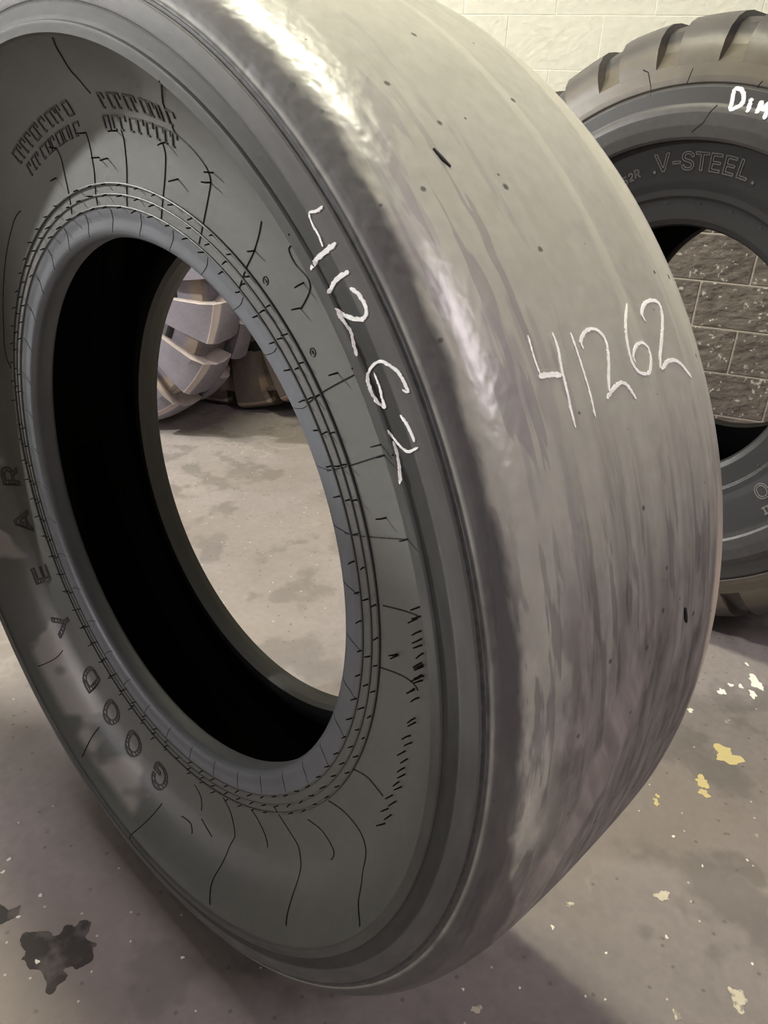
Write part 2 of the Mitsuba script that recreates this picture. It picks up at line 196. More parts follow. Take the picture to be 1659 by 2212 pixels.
# ---------------------------------------------------------------- materials
def two(b): return {'type': 'twosided', 'bsdf': b}
def fl_(x): return mi.Float(x)
def tread_color(p, n, uv):
    u, v = uv.x * 5.03, uv.y
    th = uv.x * 360.0
    th = th - 360.0 * dr.floor((th + 180.0) / 360.0)                       # -180..180, 0 = horizontal front
    base = mi.Color3f(0.335, 0.33, 0.288)
    cloud = fbm(u * 5.0, v * 7.0, 3.0, octaves=4)
    fine = fbm(u * 60.0, v * 90.0, 9.0, octaves=3)
    streak = fbm(u * 3.5, v * 55.0, 1.0, octaves=4)
    c = base * (0.90 + 0.22 * (cloud - 0.5) + 0.16 * (fine - 0.5))
    # long pale wipe marks along the crown, towards the far shoulder
    pale = smoothstep(0.56, 0.72, fbm(u * 1.6, v * 38.0, 21.0, octaves=3)) * smoothstep(0.60, 0.70, v) * smoothstep(10.0, 35.0, th)
    c = mix(c, mi.Color3f(0.46, 0.45, 0.37), pale * 0.45)
    # worn, streaky lower tread; the shade below its front is painted in darker
    wear_shade = smoothstep(30.0, 4.0, th + 16.0 * (streak - 0.5)) * smoothstep(0.415, 0.47, v + 0.03 * (cloud - 0.5))
    c = mix(c, mi.Color3f(0.098, 0.089, 0.087), wear_shade * 0.88)
    drips = smoothstep(0.53, 0.64, fbm(u * 13.0, v * 110.0, 5.0, octaves=4)) * smoothstep(28.0, 14.0, th) * smoothstep(-35.0, -8.0, th)
    c = mix(c, mi.Color3f(0.075, 0.068, 0.069), drips * 0.55)
    pale2 = smoothstep(0.55, 0.68, fbm(u * 7.0, v * 48.0, 33.0, octaves=4)) * smoothstep(26.0, 12.0, th) * smoothstep(-30.0, -6.0, th) * smoothstep(0.43, 0.5, v) * smoothstep(0.72, 0.6, v)
    c = mix(c, mi.Color3f(0.30, 0.275, 0.25), pale2 * 0.3)
    mott = fbm(u * 26.0, v * 60.0, 14.0, octaves=4)
    low = smoothstep(24.0, 4.0, th) * smoothstep(-45.0, -20.0, th)
    c = c * (1.0 + low * 1.1 * (mott - 0.5))
    blot = smoothstep(0.54, 0.66, fbm(u * 13.0, v * 30.0, 27.0, octaves=4)) * low * smoothstep(0.40, 0.44, v) * smoothstep(0.60, 0.50, v)
    c = mix(c, mi.Color3f(0.075, 0.068, 0.07), blot * 0.6)
    runs = smoothstep(0.60, 0.66, fbm(u * 9.0, v * 80.0, 52.0, octaves=3)) * smoothstep(62.0, 40.0, th) * smoothstep(16.0, 26.0, th) * smoothstep(0.58, 0.48, v)
    c = mix(c, mi.Color3f(0.17, 0.155, 0.165), runs * 0.55)
    # torn, rasped strip low on the near half of the tread
    d = dr.abs(v - (0.497 + 0.0052 * (th + 6.0))) + 0.05 * (fbm(u * 11.0, v * 30.0, 2.0, octaves=3) - 0.5)
    scuff = smoothstep(0.036, 0.020, d) * smoothstep(-20.0, -15.0, th) * smoothstep(11.0, 5.0, th)
    c = mix(c, mi.Color3f(0.27, 0.24, 0.225) * (0.35 + 0.7 * fbm(u * 40.0 + v * 60.0, v * 20.0, 7.0, octaves=3)), scuff * 0.8)
    # pale worn strip on the far shoulder
    edge = smoothstep(0.764, 0.778, v + 0.012 * (fbm(u * 9.0, 3.0, 4.0, octaves=3) - 0.5)) * smoothstep(22.0, 8.0, th) * smoothstep(-24.0, -14.0, th)
    c = mix(c, mi.Color3f(0.44, 0.38, 0.30), edge * 0.75)
    # purple-brown smear marks and little pits
    smear = smoothstep(0.62, 0.70, fbm(u * 8.0, v * 60.0, 41.0, octaves=3)) * smoothstep(0.60, 0.45, v)
    c = mix(c, mi.Color3f(0.20, 0.185, 0.195), smear * 0.45)
    f, s2, w = voronoi(u * 26.0, v * 26.0)
    pits = dr.select(w > 0.86, smoothstep(0.75 * (w - 0.86) + 0.02, 0.4 * (w - 0.86), f), 0.0)
    c = mix(c, mi.Color3f(0.05, 0.048, 0.045), pits * 0.85)
    # cleaner, darker rubber below the shoulder edge
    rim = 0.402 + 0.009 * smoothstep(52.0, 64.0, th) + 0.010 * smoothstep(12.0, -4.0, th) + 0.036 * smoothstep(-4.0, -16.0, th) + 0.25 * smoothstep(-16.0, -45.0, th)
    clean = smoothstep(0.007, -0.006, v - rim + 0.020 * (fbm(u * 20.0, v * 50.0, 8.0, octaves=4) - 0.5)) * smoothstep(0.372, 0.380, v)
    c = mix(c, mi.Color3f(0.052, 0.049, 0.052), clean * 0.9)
    # ground-in dark band by the buffing line
    buff = smoothstep(0.3755, 0.3725, v) * smoothstep(0.3635, 0.3655, v)
    c = mix(c, mi.Color3f(0.055, 0.055, 0.055) * (0.6 + 0.9 * fine), buff)
    return c
def tread_rough(p, n, uv):
    u, v = uv.x * 5.03, uv.y
    return 0.31 + 0.06 * fbm(u * 8.0, v * 20.0, 6.0, octaves=3)
def tread_bump(p, n, uv):
    u, v = uv.x * 5.03, uv.y
    return 0.0008 * fbm(u * 90.0, v * 130.0, 2.0, octaves=3) + 0.0012 * fbm(u * 14.0, v * 24.0, 5.0, octaves=2)
def side_color(p, n, uv):
    v = uv.y
    th = uv.x * 360.0
    th = th - 360.0 * dr.floor((th + 180.0) / 360.0)
    g = fbm(p.x * 9.0, p.y * 9.0, p.z * 9.0, octaves=4)
    fine = fbm(p.x * 130.0, p.y * 130.0, p.z * 130.0, octaves=2)
    c = mi.Color3f(0.078, 0.080, 0.073) * (0.86 + 0.28 * g + 0.10 * (fine - 0.5))
    bead = smoothstep(0.083, 0.078, v)
    c = mix(c, mi.Color3f(0.080, 0.088, 0.100) * (0.8 + 0.4 * g), bead)
    rub = fbm(uv.x * 90.0, v * 90.0, 3.0, octaves=3)
    ridge = smoothstep(0.2995, 0.3015, v) * smoothstep(0.321, 0.3165, v)
    c = mix(c, mi.Color3f(0.06, 0.06, 0.058) * (0.7 + 0.6 * rub), ridge * 0.8)
    dark = smoothstep(0.3165, 0.320, v) * smoothstep(0.3405, 0.337, v)
    c = mix(c, mi.Color3f(0.030, 0.031, 0.030) * (0.7 + 0.6 * rub), dark * 0.85)
    light = smoothstep(0.339, 0.342, v) * smoothstep(0.3635, 0.361, v)
    c = mix(c, mi.Color3f(0.080, 0.077, 0.076) * (0.75 + 0.5 * rub), light * 0.8)
    buff = smoothstep(0.3625, 0.3645, v)
    c = mix(c, mi.Color3f(0.050, 0.050, 0.050) * (0.6 + 0.9 * fine), buff)
    # glints low on the left flank, painted into the colour as pale patches
    glint = smoothstep(0.47, 0.53, fbm(p.x * 5.0, p.y * 5.0, p.z * 7.0, octaves=4)) * smoothstep(0.19, 0.225, v) * smoothstep(0.285, 0.265, v)
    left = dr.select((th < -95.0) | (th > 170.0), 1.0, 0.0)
    c = mix(c, mi.Color3f(0.34, 0.31, 0.29), glint * left * 0.75)
    return c
def side_rough(p, n, uv):
    f = fbm(p.x * 7.0, p.y * 7.0, p.z * 7.0, octaves=4)
    return 0.43 + 0.14 * f
def side_bump(p, n, uv):
    return 0.00022 * fbm(p.x * 220.0, p.y * 220.0, p.z * 220.0, octaves=2)
def prin(color, rough, spec=0.5, **k):
    d = {'type': 'principled', 'base_color': color, 'roughness': rough, 'specular': spec}
    d.update(k); return d
def bump(b, fn, scale=1.0, eps=1e-3): return {'type': 'bumpmap', 'arbitrary': proc(fn, eps), 'scale': scale, 'bsdf': b}
def tread_gloss(p, n, uv):
    return smoothstep(0.399, 0.406, uv.y + 0.012 * (fbm(uv.x * 100.0, uv.y * 50.0, 8.0, octaves=3) - 0.5)) * smoothstep(0.56, 0.44, uv.y)
def side_matte(p, n, uv): return smoothstep(0.297, 0.301, uv.y)
def blend(w, a, b): return {'type': 'blendbsdf', 'weight': proc(w), 'bsdf_0': a, 'bsdf_1': b}
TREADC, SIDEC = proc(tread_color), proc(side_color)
scene['m_tread'] = two(bump(blend(tread_gloss, prin(TREADC, 0.58, 0.3), prin(TREADC, proc(tread_rough), 0.95)), tread_bump, 1.0, 2e-3))
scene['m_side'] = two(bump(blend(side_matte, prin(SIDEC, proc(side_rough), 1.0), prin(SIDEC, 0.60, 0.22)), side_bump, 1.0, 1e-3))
scene['m_liner'] = two(prin(rgb(0.012, 0.012, 0.012), 0.6, 0.25))
scene['m_farside'] = two(prin(rgb(0.095, 0.095, 0.082), 0.55, 0.4))
scene['m_hair'] = two(prin(rgb(0.012, 0.012, 0.012), 0.5, 0.3))
scene['m_rib'] = two(prin(rgb(0.085, 0.087, 0.085), 0.38, 0.5))
scene['m_letter'] = two(prin(rgb(0.045, 0.043, 0.040), 0.55, 0.35))
def chalk_c(p, n, uv):
    g = fbm(p.x * 300.0, p.y * 300.0, p.z * 300.0, octaves=2)
    return mi.Color3f(0.86, 0.86, 0.84) * (0.80 + 0.25 * g)
scene['m_chalk'] = two({'type': 'diffuse', 'reflectance': proc(chalk_c)})
# ---------------------------------------------------------------- the hall (u along the block wall, w towards it)
WN = np.array([0.33221, 0.94321, 0.0]); WD = np.array([0.94321, -0.33221, 0.0])
WALL = 3.80
HALL = np.stack([WD, WN, [0, 0, 1.0]], 1)
def hall(mesh):
    m = mesh.copy(); m.vertices = np.asarray(m.vertices) @ HALL.T
    return m
U0, U1, W0, H = -8.0, 6.0, -5.5, 4.7
def floor_color(p, n, uv):
    a = fbm(p.x * 1.6, p.y * 1.6, 1.0, octaves=4); b = fbm(p.x * 7.0, p.y * 7.0, 5.0, octaves=4); f = fbm(p.x * 70.0, p.y * 70.0, 2.0, octaves=3)
    c = mi.Color3f(0.212, 0.188, 0.180) * (0.78 + 0.34 * a + 0.22 * (b - 0.5) + 0.16 * (f - 0.5))
    brown = smoothstep(0.42, 0.75, fbm(p.x * 2.3 + 4.0, p.y * 2.3, 8.0, octaves=4))
    c = mix(c, mi.Color3f(0.185, 0.155, 0.128), brown * 0.45)
    stain = smoothstep(0.56, 0.72, fbm(p.x * 8.0, p.y * 8.0, 12.0, octaves=5))
    c = mix(c, mi.Color3f(0.105, 0.095, 0.088), stain * 0.55)
    vein = smoothstep(0.020, 0.0, dr.abs(fbm(p.x * 3.0, p.y * 3.0, 31.0, octaves=5) - 0.5)) * smoothstep(0.45, 0.6, a)
    c = mix(c, mi.Color3f(0.33, 0.31, 0.27), vein * 0.25)
    d1, d2, w = voronoi(p.x * 22.0, p.y * 22.0)
    c = mix(c, mi.Color3f(0.10, 0.09, 0.085), dr.select(w > 0.78, smoothstep(0.11, 0.05, d1), 0.0) * 0.7)
    c = mix(c, mi.Color3f(0.50, 0.47, 0.41), dr.select(w < 0.10, smoothstep(0.07, 0.03, d1), 0.0) * 0.8)
    return c
def floor_bump(p, n, uv): return 0.0010 * fbm(p.x * 60.0, p.y * 60.0, 3.0, octaves=3)
def floor_rough(p, n, uv): return 0.42 + 0.25 * fbm(p.x * 4.0, p.y * 4.0, 6.0, octaves=3)
scene['m_floor'] = two(bump(prin(proc(floor_color), proc(floor_rough), 0.35), floor_bump))
def paint_color(p, n, uv):
    f = fbm(p.x * 40.0, p.y * 40.0, p.z * 40.0, octaves=3)
    low = smoothstep(1.95, 1.45, p.z + 0.25 * (fbm(p.x * 2.0, p.y * 2.0, p.z * 2.0, octaves=3) - 0.5))
    d, d2, w = voronoi((p.x * 0.943 - p.y * 0.332) * 70.0, p.z * 70.0)
    pit = dr.select(w < 0.06 + 0.5 * low, smoothstep(0.30, 0.10, d), 0.0)
    c = mi.Color3f(0.50, 0.487, 0.42) * (0.94 + 0.12 * (f - 0.5))
    return mix(c, mi.Color3f(0.42, 0.39, 0.30), pit * (0.10 + 0.45 * low))
def block_bump(p, n, uv): return 0.0025 * fbm(p.x * 60.0, p.y * 60.0, p.z * 60.0, octaves=3)
def dado_color(p, n, uv):
    q = p.x * 0.943 - p.y * 0.332
    f = fbm(q * 30.0, p.z * 45.0, 1.0, octaves=4); g = fbm(q * 5.0, p.z * 7.0, 4.0, octaves=3)
    c = mi.Color3f(0.105, 0.090, 0.076) * (0.45 + 0.7 * f + 0.5 * g)
    sp = smoothstep(0.70, 0.80, fbm(q * 55.0, p.z * 55.0, 9.0, octaves=3))
    return mix(c, mi.Color3f(0.50, 0.47, 0.42), sp * 0.6)
def dado_bump(p, n, uv):
    q = p.x * 0.943 - p.y * 0.332
    return 0.009 * fbm(q * 26.0, p.z * 45.0, 1.0, octaves=4)
scene['m_paint'] = two(bump(prin(proc(paint_color), 0.6, 0.3), block_bump))
scene['m_dado'] = two(bump(prin(proc(dado_color), 0.65, 0.3), dado_bump))
scene['m_mortar'] = two({'type': 'diffuse', 'reflectance': rgb(0.60, 0.585, 0.50)})
scene['m_mortar_low'] = two({'type': 'diffuse', 'reflectance': rgb(0.36, 0.32, 0.27)})
scene['m_hall'] = two({'type': 'diffuse', 'reflectance': rgb(0.26, 0.25, 0.235)})
scene['m_ceiling'] = two({'type': 'diffuse', 'reflectance': rgb(0.28, 0.275, 0.26)})

fl = trimesh.creation.box(extents=(U1 - U0, WALL + 0.25 - W0, 0.12)); fl.apply_translation(((U0 + U1) / 2, (WALL + 0.25 + W0) / 2, -0.06))
put('floor', hall(fl), 'm_floor', smooth=False, kind='structure', label='worn grey-brown concrete floor with oil stains and paint flecks')
put('ceiling', hall(box((U0, W0, H), (U1, WALL + .25, H + .1))), 'm_ceiling', smooth=False, kind='structure', label='grey ceiling of the hall')
put('wall_left', hall(box((U0 - .15, W0, 0), (U0, WALL + .25, H))), 'm_hall', smooth=False, kind='structure', label='grey end wall on the left')
put('wall_right', hall(box((U1, W0, 0), (U1 + .15, WALL + .25, H))), 'm_hall', smooth=False, kind='structure', label='grey end wall on the right')
put('wall_front', hall(box((U0, W0 - .15, 0), (U1, W0, H))), 'm_hall', smooth=False, kind='structure', label='grey wall behind the photographer')
DADO = 1.26
put('wall_back', hall(box((U0, WALL + .012, 0), (U1, WALL + .25, H))), 'm_mortar', smooth=False, kind='structure', label='block wall, cream-painted above and bare dark grey below')
put('mortar_bed', hall(box((-2.4, WALL + .0035, 0), (4.2, WALL + .0125, DADO))), 'm_mortar_low', parent='wall_back', smooth=False)
put('mortar_bed', hall(box((-2.4, WALL + .0012, DADO), (4.2, WALL + .0125, 2.70))), 'm_mortar', parent='wall_back', smooth=False)
Lb, Hb, gap = 0.40, 0.20, 0.004
k = 0
for row in range(0, 14):
    z0 = -0.14 + Hb * row
    off = JOINT + (Lb / 2 if row % 2 else 0)
    for col in range(-8, 12):
        ua = off + Lb * col
        if ua < -2.3 or ua > 3.8: continue
        zz0 = max(z0 + gap / 2, 0.002); zz1 = z0 + Hb - gap / 2
        jit = rng.uniform(-0.0006, 0.0006)
        white = zz1 > DADO + 0.02
        g2 = 0.0012 if white else 0.0035
        m = bevel_box((ua + g2, WALL + jit, z0 + g2 if z0 > 0 else .002), (ua + Lb - g2, WALL + 0.011, z0 + Hb - g2), 0.0015 if white else 0.003)
        put('block', hall(m), 'm_paint' if white else 'm_dado', parent='wall_back', smooth=False)
put('plain_blockwork', hall(box((U0, WALL, 2.662), (U1, WALL + .012, H))), 'm_paint', parent='wall_back', smooth=False)
put('plain_blockwork', hall(box((U0, WALL, 0), (-2.3, WALL + .012, DADO))), 'm_dado', parent='wall_back', smooth=False)
put('plain_blockwork', hall(box((U0, WALL, DADO), (-2.3, WALL + .012, 2.66))), 'm_paint', parent='wall_back', smooth=False)

# daylight behind the translucent panels of a roll-up door, far left behind the photographer
scene['m_panel'] = two({'type': 'diffuse', 'reflectance': rgb(0.6, 0.6, 0.6)})
scene['m_frame'] = two(prin(rgb(0.25, 0.26, 0.27), 0.5, 0.4))
D0 = put('door_1', hall(cat_mesh([box((-7.7, W0, 0), (-7.58, W0 + .06, 3.3)), box((-4.62, W0, 0), (-4.5, W0 + .06, 3.3)), box((-7.7, W0, 3.2), (-4.5, W0 + .06, 3.3))])), 'm_frame', smooth=False, kind='structure', label='roll-up door with translucent daylit panels')
for i in range(6):
    z0 = 0.05 + i * .525
    put('door_panel', hall(box((-7.57, W0 + .004, z0), (-4.63, W0 + .03, z0 + .50))), 'm_panel', parent=D0, smooth=False, emitter={'type': 'area', 'radiance': rgb(1.7, 1.64, 1.72)})
# flat marks that lie on the floor
def blob(cx, cy, rx, ry, seed, h=0.0012, n=26):
    r = np.random.default_rng(seed); t = np.arange(n) * 2 * np.pi / n
    k = 1 + 0.22 * np.sin(2 * t + r.uniform(0, 6)) + 0.18 * np.sin(3 * t + r.uniform(0, 6)) + 0.14 * np.sin(5 * t + r.uniform(0, 6)) + 0.10 * r.standard_normal(n)
    k = np.clip(k, 0.35, 1.5)
    P = Polygon(np.stack([cx + rx * k * np.cos(t), cy + ry * k * np.sin(t)], 1)).buffer(0)
    if P.geom_type != 'Polygon': P = max(P.geoms, key=lambda g: g.area)
    m = trimesh.creation.extrude_polygon(P, h, engine='earcut'); return m
scene['m_white'] = two({'type': 'diffuse', 'reflectance': rgb(0.66, 0.64, 0.56)})
scene['m_yellow'] = two({'type': 'diffuse', 'reflectance': rgb(0.52, 0.44, 0.22)})
def pale_c(p, n, uv): return mix(mi.Color3f(0.25, 0.23, 0.20), mi.Color3f(0.50, 0.46, 0.36), smoothstep(0.35, 0.6, fbm(p.x * 130.0, p.y * 130.0, 1.0, octaves=3)))
scene['m_pale'] = two({'type': 'diffuse', 'reflectance': proc(pale_c)})
def oil_c(p, n, uv):
    return mix(mi.Color3f(0.028, 0.024, 0.022), mi.Color3f(0.085, 0.073, 0.068), smoothstep(0.45, 0.75, fbm(p.x * 28.0, p.y * 28.0, 1.0, octaves=4)))
scene['m_oil'] = two(prin(proc(oil_c), 0.5, 0.2))
for i, (x, y, rx, ry, c) in enumerate(DIG['spots']):
    put('paint_fleck', blob(x, y, rx, min(ry, rx * 1.6), 100 + i), {'w': 'm_white', 'y': 'm_yellow', 'p': 'm_pale'}[c], parent='floor', smooth=False)
def rough_poly(pts, seed, amp):
    p = smooth_path(np.array(pts + [pts[0]]), 0.004)[:-1]
    r = np.random.default_rng(seed)
    P = Polygon(p + amp * r.standard_normal(p.shape)).buffer(0)
    return P if P.geom_type == 'Polygon' else max(P.geoms, key=lambda g: g.area)
for i, kk in enumerate(('oil', 'oil2')):
    put('oil_stain', trimesh.creation.extrude_polygon(rough_poly(DIG[kk], 3 + i, 0.0007), 0.0008, engine='earcut'), 'm_oil', parent='floor', smooth=False,
        label='dark star-shaped oil stain' if i == 0 else 'dark smeared oil stain at the edge of the photo')

# ---------------------------------------------------------------- lamps
scene['m_fitting'] = two(prin(rgb(0.7, 0.7, 0.7), 0.5, 0.4))
def batten(spec, label):
    t = thing('ceiling_lamp', label, 'lamp', None)
    c = np.array(spec['at']); L, Wd = spec['length'] / 2, spec['width'] / 2
    R = trimesh.transformations.rotation_matrix(spec['turn'], [0, 0, 1])
    def place(m): m = m.copy(); m.apply_transform(R); m.apply_translation(c); return m
    put('housing', place(bevel_box((-L - .03, -Wd - .03, 0.004), (L + .03, Wd + .03, 0.10), 0.015)), 'm_fitting', parent=t, smooth=False)
    for s in (-0.7, 0.7):
        put('hanger', place(tube([(s * L, 0, 0.09), (s * L, 0, H - c[2] + 0.02)], 0.006)), 'm_fitting', parent=t)
    q = trimesh.Trimesh([(-L, -Wd, 0), (L, -Wd, 0), (L, Wd, 0), (-L, Wd, 0)], [[0, 2, 1], [0, 3, 2]], process=False)
    put('diffuser', place(q), 'm_fitting', parent=t, smooth=False, emitter={'type': 'area', 'radiance': rgb(*spec['rgb'])})
batten(GREEN, 'long ceiling batten lamp with a greenish light nearest the block wall')
batten(PINK, 'long ceiling batten lamp with a pinkish light farther from the block wall')
batten(ADDED_LEFT, 'added long ceiling batten lamp farthest to the left, beyond the dusty tyre, brightening the left floor')
batten(ADDED_REAR, 'added long ceiling batten lamp behind the photographer, for the shoulder highlight')
t = thing('flood_lamp', 'small square flood lamp hanging at the left end of the hall', 'lamp')
c = np.array(FLOOD['at']); d = np.array(FLOOD['aim']) - c; d /= np.linalg.norm(d)
sx = np.cross(d, [0, 0, 1.0]); sx /= np.linalg.norm(sx); sy = np.cross(sx, d)
FR = np.eye(4); FR[:3, 0], FR[:3, 1], FR[:3, 2], FR[:3, 3] = sx, sy, -d, c
def fpl(m): m = m.copy(); m.apply_transform(FR); return m
put('housing', fpl(bevel_box((-.17, -.14, 0.004), (.17, .14, 0.12), 0.02)), 'm_fitting', parent=t, smooth=False)
put('bracket', tube([c - d * 0.06, (c[0] - d[0] * .06, c[1] - d[1] * .06, H + .02)], 0.02), 'm_fitting', parent=t)
put('lens', fpl(trimesh.Trimesh([(-.15, -.12, 0), (.15, -.12, 0), (.15, .12, 0), (-.15, .12, 0)], [[0, 2, 1], [0, 3, 2]], process=False)), 'm_fitting', parent=t, smooth=False,
    emitter={'type': 'area', 'radiance': rgb(*FLOOD['rgb'])})

# ---------------------------------------------------------------- the bald tyre in front
MAIN = [(-.047,.4545),(-.0415,.449),(-.030,.4462),(-.020,.4454),(-.012,.4465),(-.006,.451),(-.003,.458),(-.003,.470),(-.001,.480),(.0,.486),(.0,.516),(.0003,.54),(.001,.565),(.0055,.60),(.024,.636),(.058,.664),(.0925,.680),(.0965,.682),(.0965,.694),(.093,.6955),(.0925,.70),(.0915,.715),(.0925,.7165),(.0915,.728),(.0895,.737),(.0865,.7385),(.0858,.741),(.0868,.7435),(.085,.745),(.0815,.755),(.0745,.765),(.065,.7735),(.052,.781),(.036,.7865),(.015,.7915),(-.012,.7955),(-.05,.7985),(-.135,.8015),(-.22,.802),(-.29,.8005),(-.32,.795),(-.339,.789),(-.355,.775),(-.365,.75)]
def softened(P):
    """rounds the broad curves of the profile without moving its small steps"""
    from scipy.interpolate import PchipInterpolator
    P = np.array(P)
    def curve(i, j):
        Q = P[i:j]; t = np.r_[0, np.cumsum(np.hypot(*np.diff(Q, axis=0).T))]
        x = np.linspace(0, t[-1], int(t[-1] / .004) + 2)
        return np.stack([PchipInterpolator(t, Q[:, 0])(x), PchipInterpolator(t, Q[:, 1])(x)], 1)
    return np.vstack([curve(0, 10), curve(10, 17), P[17:28], curve(28, len(P))])
tm = Tyre((-0.37662, 1.11195, 0.79862), (-0.677304, -0.735628, 0.010514), softened(MAIN))
FARARC = tm.arc[-1]
NB = int(np.argmin(np.abs(tm.prof[:, 1] - .486))); NF = int(np.argmin(np.hypot(tm.prof[:, 0] - .0965, tm.prof[:, 1] - .694)))
BALD = thing('bald_tyre', 'large bald black tyre standing in front, chalked 41262 on tread and side', 'tyre')
SH = float(np.interp(0, [0], [tm.arc[int(np.argmin(np.hypot(tm.prof[:, 0] - .0925, tm.prof[:, 1] - .68)))] - 0.29941]))
"""The materials count arc lengths from a slightly shorter face; SH is the difference."""
def zone_uv(uv):
    uv = uv.copy(); x = np.clip((uv[:, 1] - .12) / .16, 0, 1); uv[:, 1] -= SH * x * x * (3 - 2 * x); return uv
CUT = 0.3685 + SH
def dents(TH, t):
    p = np.stack([np.radians((TH - 195.0) % 360.0) * 0.8 * 9, t * 16, np.zeros_like(t)], -1)
    return (meshkit.fbm(p, 3, 5) - 0.5) * 0.0014 * np.clip((t - SH - 0.40) / 0.05, 0, 1)
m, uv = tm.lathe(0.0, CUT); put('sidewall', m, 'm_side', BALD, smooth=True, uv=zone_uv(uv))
m, uv = tm.lathe(CUT, FARARC, step=0.005, bump=dents); put('tread', m, 'm_tread', BALD, smooth=True, uv=zone_uv(uv), label='smooth grey worn-out tread')
far = [(-.365,.75),(-.376,.70),(-.36,.64),(-.325,.57),(-.285,.51),(-.281,.49),(-.281,.47),(-.2805,.455),(-.275,.4475),(-.262,.4458),(-.245,.449),(-.236,.4565)]
m, uv = tm.lathe(0, 9, n=360, step=0.01, profile=far) if False else tm.lathe(0, float(np.r_[0, np.cumsum(np.hypot(*np.diff(np.array(far), axis=0).T))][-1]), n=480, step=0.01, profile=far)
put('far_sidewall', m, 'm_farside', BALD, smooth=True)
inn = [(-.236,.4565),(-.24,.48),(-.262,.52),(-.30,.57),(-.325,.64),(-.325,.70),(-.29,.745),(-.14,.757),(.01,.745),(.036,.71),(.02,.675),(-.02,.64),(-.045,.58),(-.05,.52),(-.052,.475),(-.047,.4545)]
m, uv = tm.lathe(0, float(np.r_[0, np.cumsum(np.hypot(*np.diff(np.array(inn), axis=0).T))][-1]), n=360, step=0.02, profile=inn)
put('inner_liner', m, 'm_liner', BALD, smooth=True)
full = np.arange(360) * 1.0
for r0, rad in ((.488, .0017), (.5035, .0017), (.5175, .0019)):
    put('bead_rib', tube(tm.at(full, r0, 0.0006 if r0 < .517 else .0016), rad, 6, closed=True), 'm_rib', BALD, smooth=True)
def hair(th, arc, L, parent, tilt=0.0, rad=0.0011):
    p = tm.surf(np.array([th]), np.array([arc]))[0]
    n0 = tm.normal(np.array([th]), np.array([arc]))[0]; t = math.radians(th)
    d = (n0 if arc > .16 else tm.ax - 0.22 * (math.cos(t) * tm.s + math.sin(t) * tm.v)) + 0.08 * rng.standard_normal(3); d /= np.linalg.norm(d)
    q = np.stack([p - d * 0.003, p + d * L * .5, p + d * L + 0.0006 * rng.standard_normal(3)])
    put('rubber_hair', tube(q, [rad * 1.1, rad, rad * .75], 5), 'm_hair', parent)
ARC_AT = lambda r: float(np.interp(r, tm.prof[:NF, 1][NB:], tm.arc[:NF][NB:]))
for k in range(76):
    th = 34.08 - 4.737 * k
    for r0, o in ((.488, 0.9), (.5035, 0.45), (.5175, 0.0)):
        if rng.random() < 0.06: continue
        hair(th + o + rng.uniform(-.25, .25), ARC_AT(r0), 0.010 + rng.uniform(-.0015, .0015), BALD)
for th, arc in DIG['hair']:
    hair(th, arc, 0.013 if arc < .28 else 0.010, BALD, rad=0.0011 if arc < .25 else 0.0008)
for L in DIG['rad']:
    q = smooth_path(np.array(L), 0.4 if False else 1.0) if False else None
    P = np.array(L, float); s = np.linspace(0, 1, 40); tt = np.linspace(0, 1, len(P))
    if len(P) > 2:
        from scipy.interpolate import PchipInterpolator
        th, arc = PchipInterpolator(tt, P[:, 0])(s), PchipInterpolator(tt, P[:, 1])(s)
    else: th, arc = np.interp(s, tt, P[:, 0]), np.interp(s, tt, P[:, 1])
    put('mould_line', tube(tm.surf(th, arc, 0.0003), 0.0010, 5), 'm_hair', BALD, smooth=True)
for th0 in np.arange(0, 360, 9.474) + 20.1:                              # fine seams over the bead face
    arc = np.linspace(0.048, 0.079, 8)
    put('bead_seam', tube(tm.surf(np.full(8, th0) + np.linspace(1.2, 0, 8) ** 2, arc, 0.0), 0.0007, 4), 'm_hair', BALD, smooth=True)
for th0, arc0 in DIG['plug']:                                            # little round vent plugs on the face
    t = np.linspace(0, 2 * np.pi, 14, endpoint=False); rr = np.interp(arc0, tm.arc[NB:NF], tm.prof[NB:NF, 1])
    put('vent_plug', tube(tm.surf(th0 + np.degrees(.0048 * np.cos(t) / rr), arc0 + .0048 * np.sin(t), 0.0002), 0.0008, 5, closed=True), 'm_hair', BALD)
    put('vent_plug', tube(tm.surf(th0 + np.degrees(np.linspace(-.002, .002, 3) / rr), np.full(3, arc0), 0.0003), 0.0014, 5), 'm_hair', BALD)
def chalk(tyre, strokes, parent, seed, label, surf=None, nrm=None):
    parts = []
    for i, (w, pts) in enumerate(strokes):
        P = np.array(pts, float)
        X = tyre.surf(P[:, 0], P[:, 1]) if surf is None else surf(P)
        X = smooth_path(X, 0.0016)
        # back on to the surface
        d = X - tyre.c; a = d @ tyre.ax; x, y = d @ tyre.s, d @ tyre.v
        th, r = np.degrees(np.arctan2(y, x)), np.hypot(x, y)
        if surf is None:
            dist = (tyre.fa[None] - a[:, None]) ** 2 + (tyre.fr[None] - r[:, None]) ** 2
            arc = tyre.ft[dist.argmin(1)]
            Y, N = tyre.surf(th, arc), tyre.normal(th, arc)
            if tyre is tm: Y = Y + N * 0.0 + (tread_off(th, arc)[:, None] * N)
        else: Y, N = nrm(th, r)
        parts.append(ribbon(Y, N, w, 0.16, seed + i))
    put('chalk_figure', cat_mesh(parts), 'm_chalk', parent, smooth=False, label=label)
tm.ft = np.linspace(0, FARARC, 4000); tm.fa, tm.fr = tm.prof_at(tm.ft)
def tread_off(th, arc): return np.where(arc > CUT, dents(th, arc), 0.0) 
for i, (d, st) in enumerate(DIG['tread']): chalk(tm, st, BALD, 40 + 5 * i, f'white chalk figure {d} on the tread')
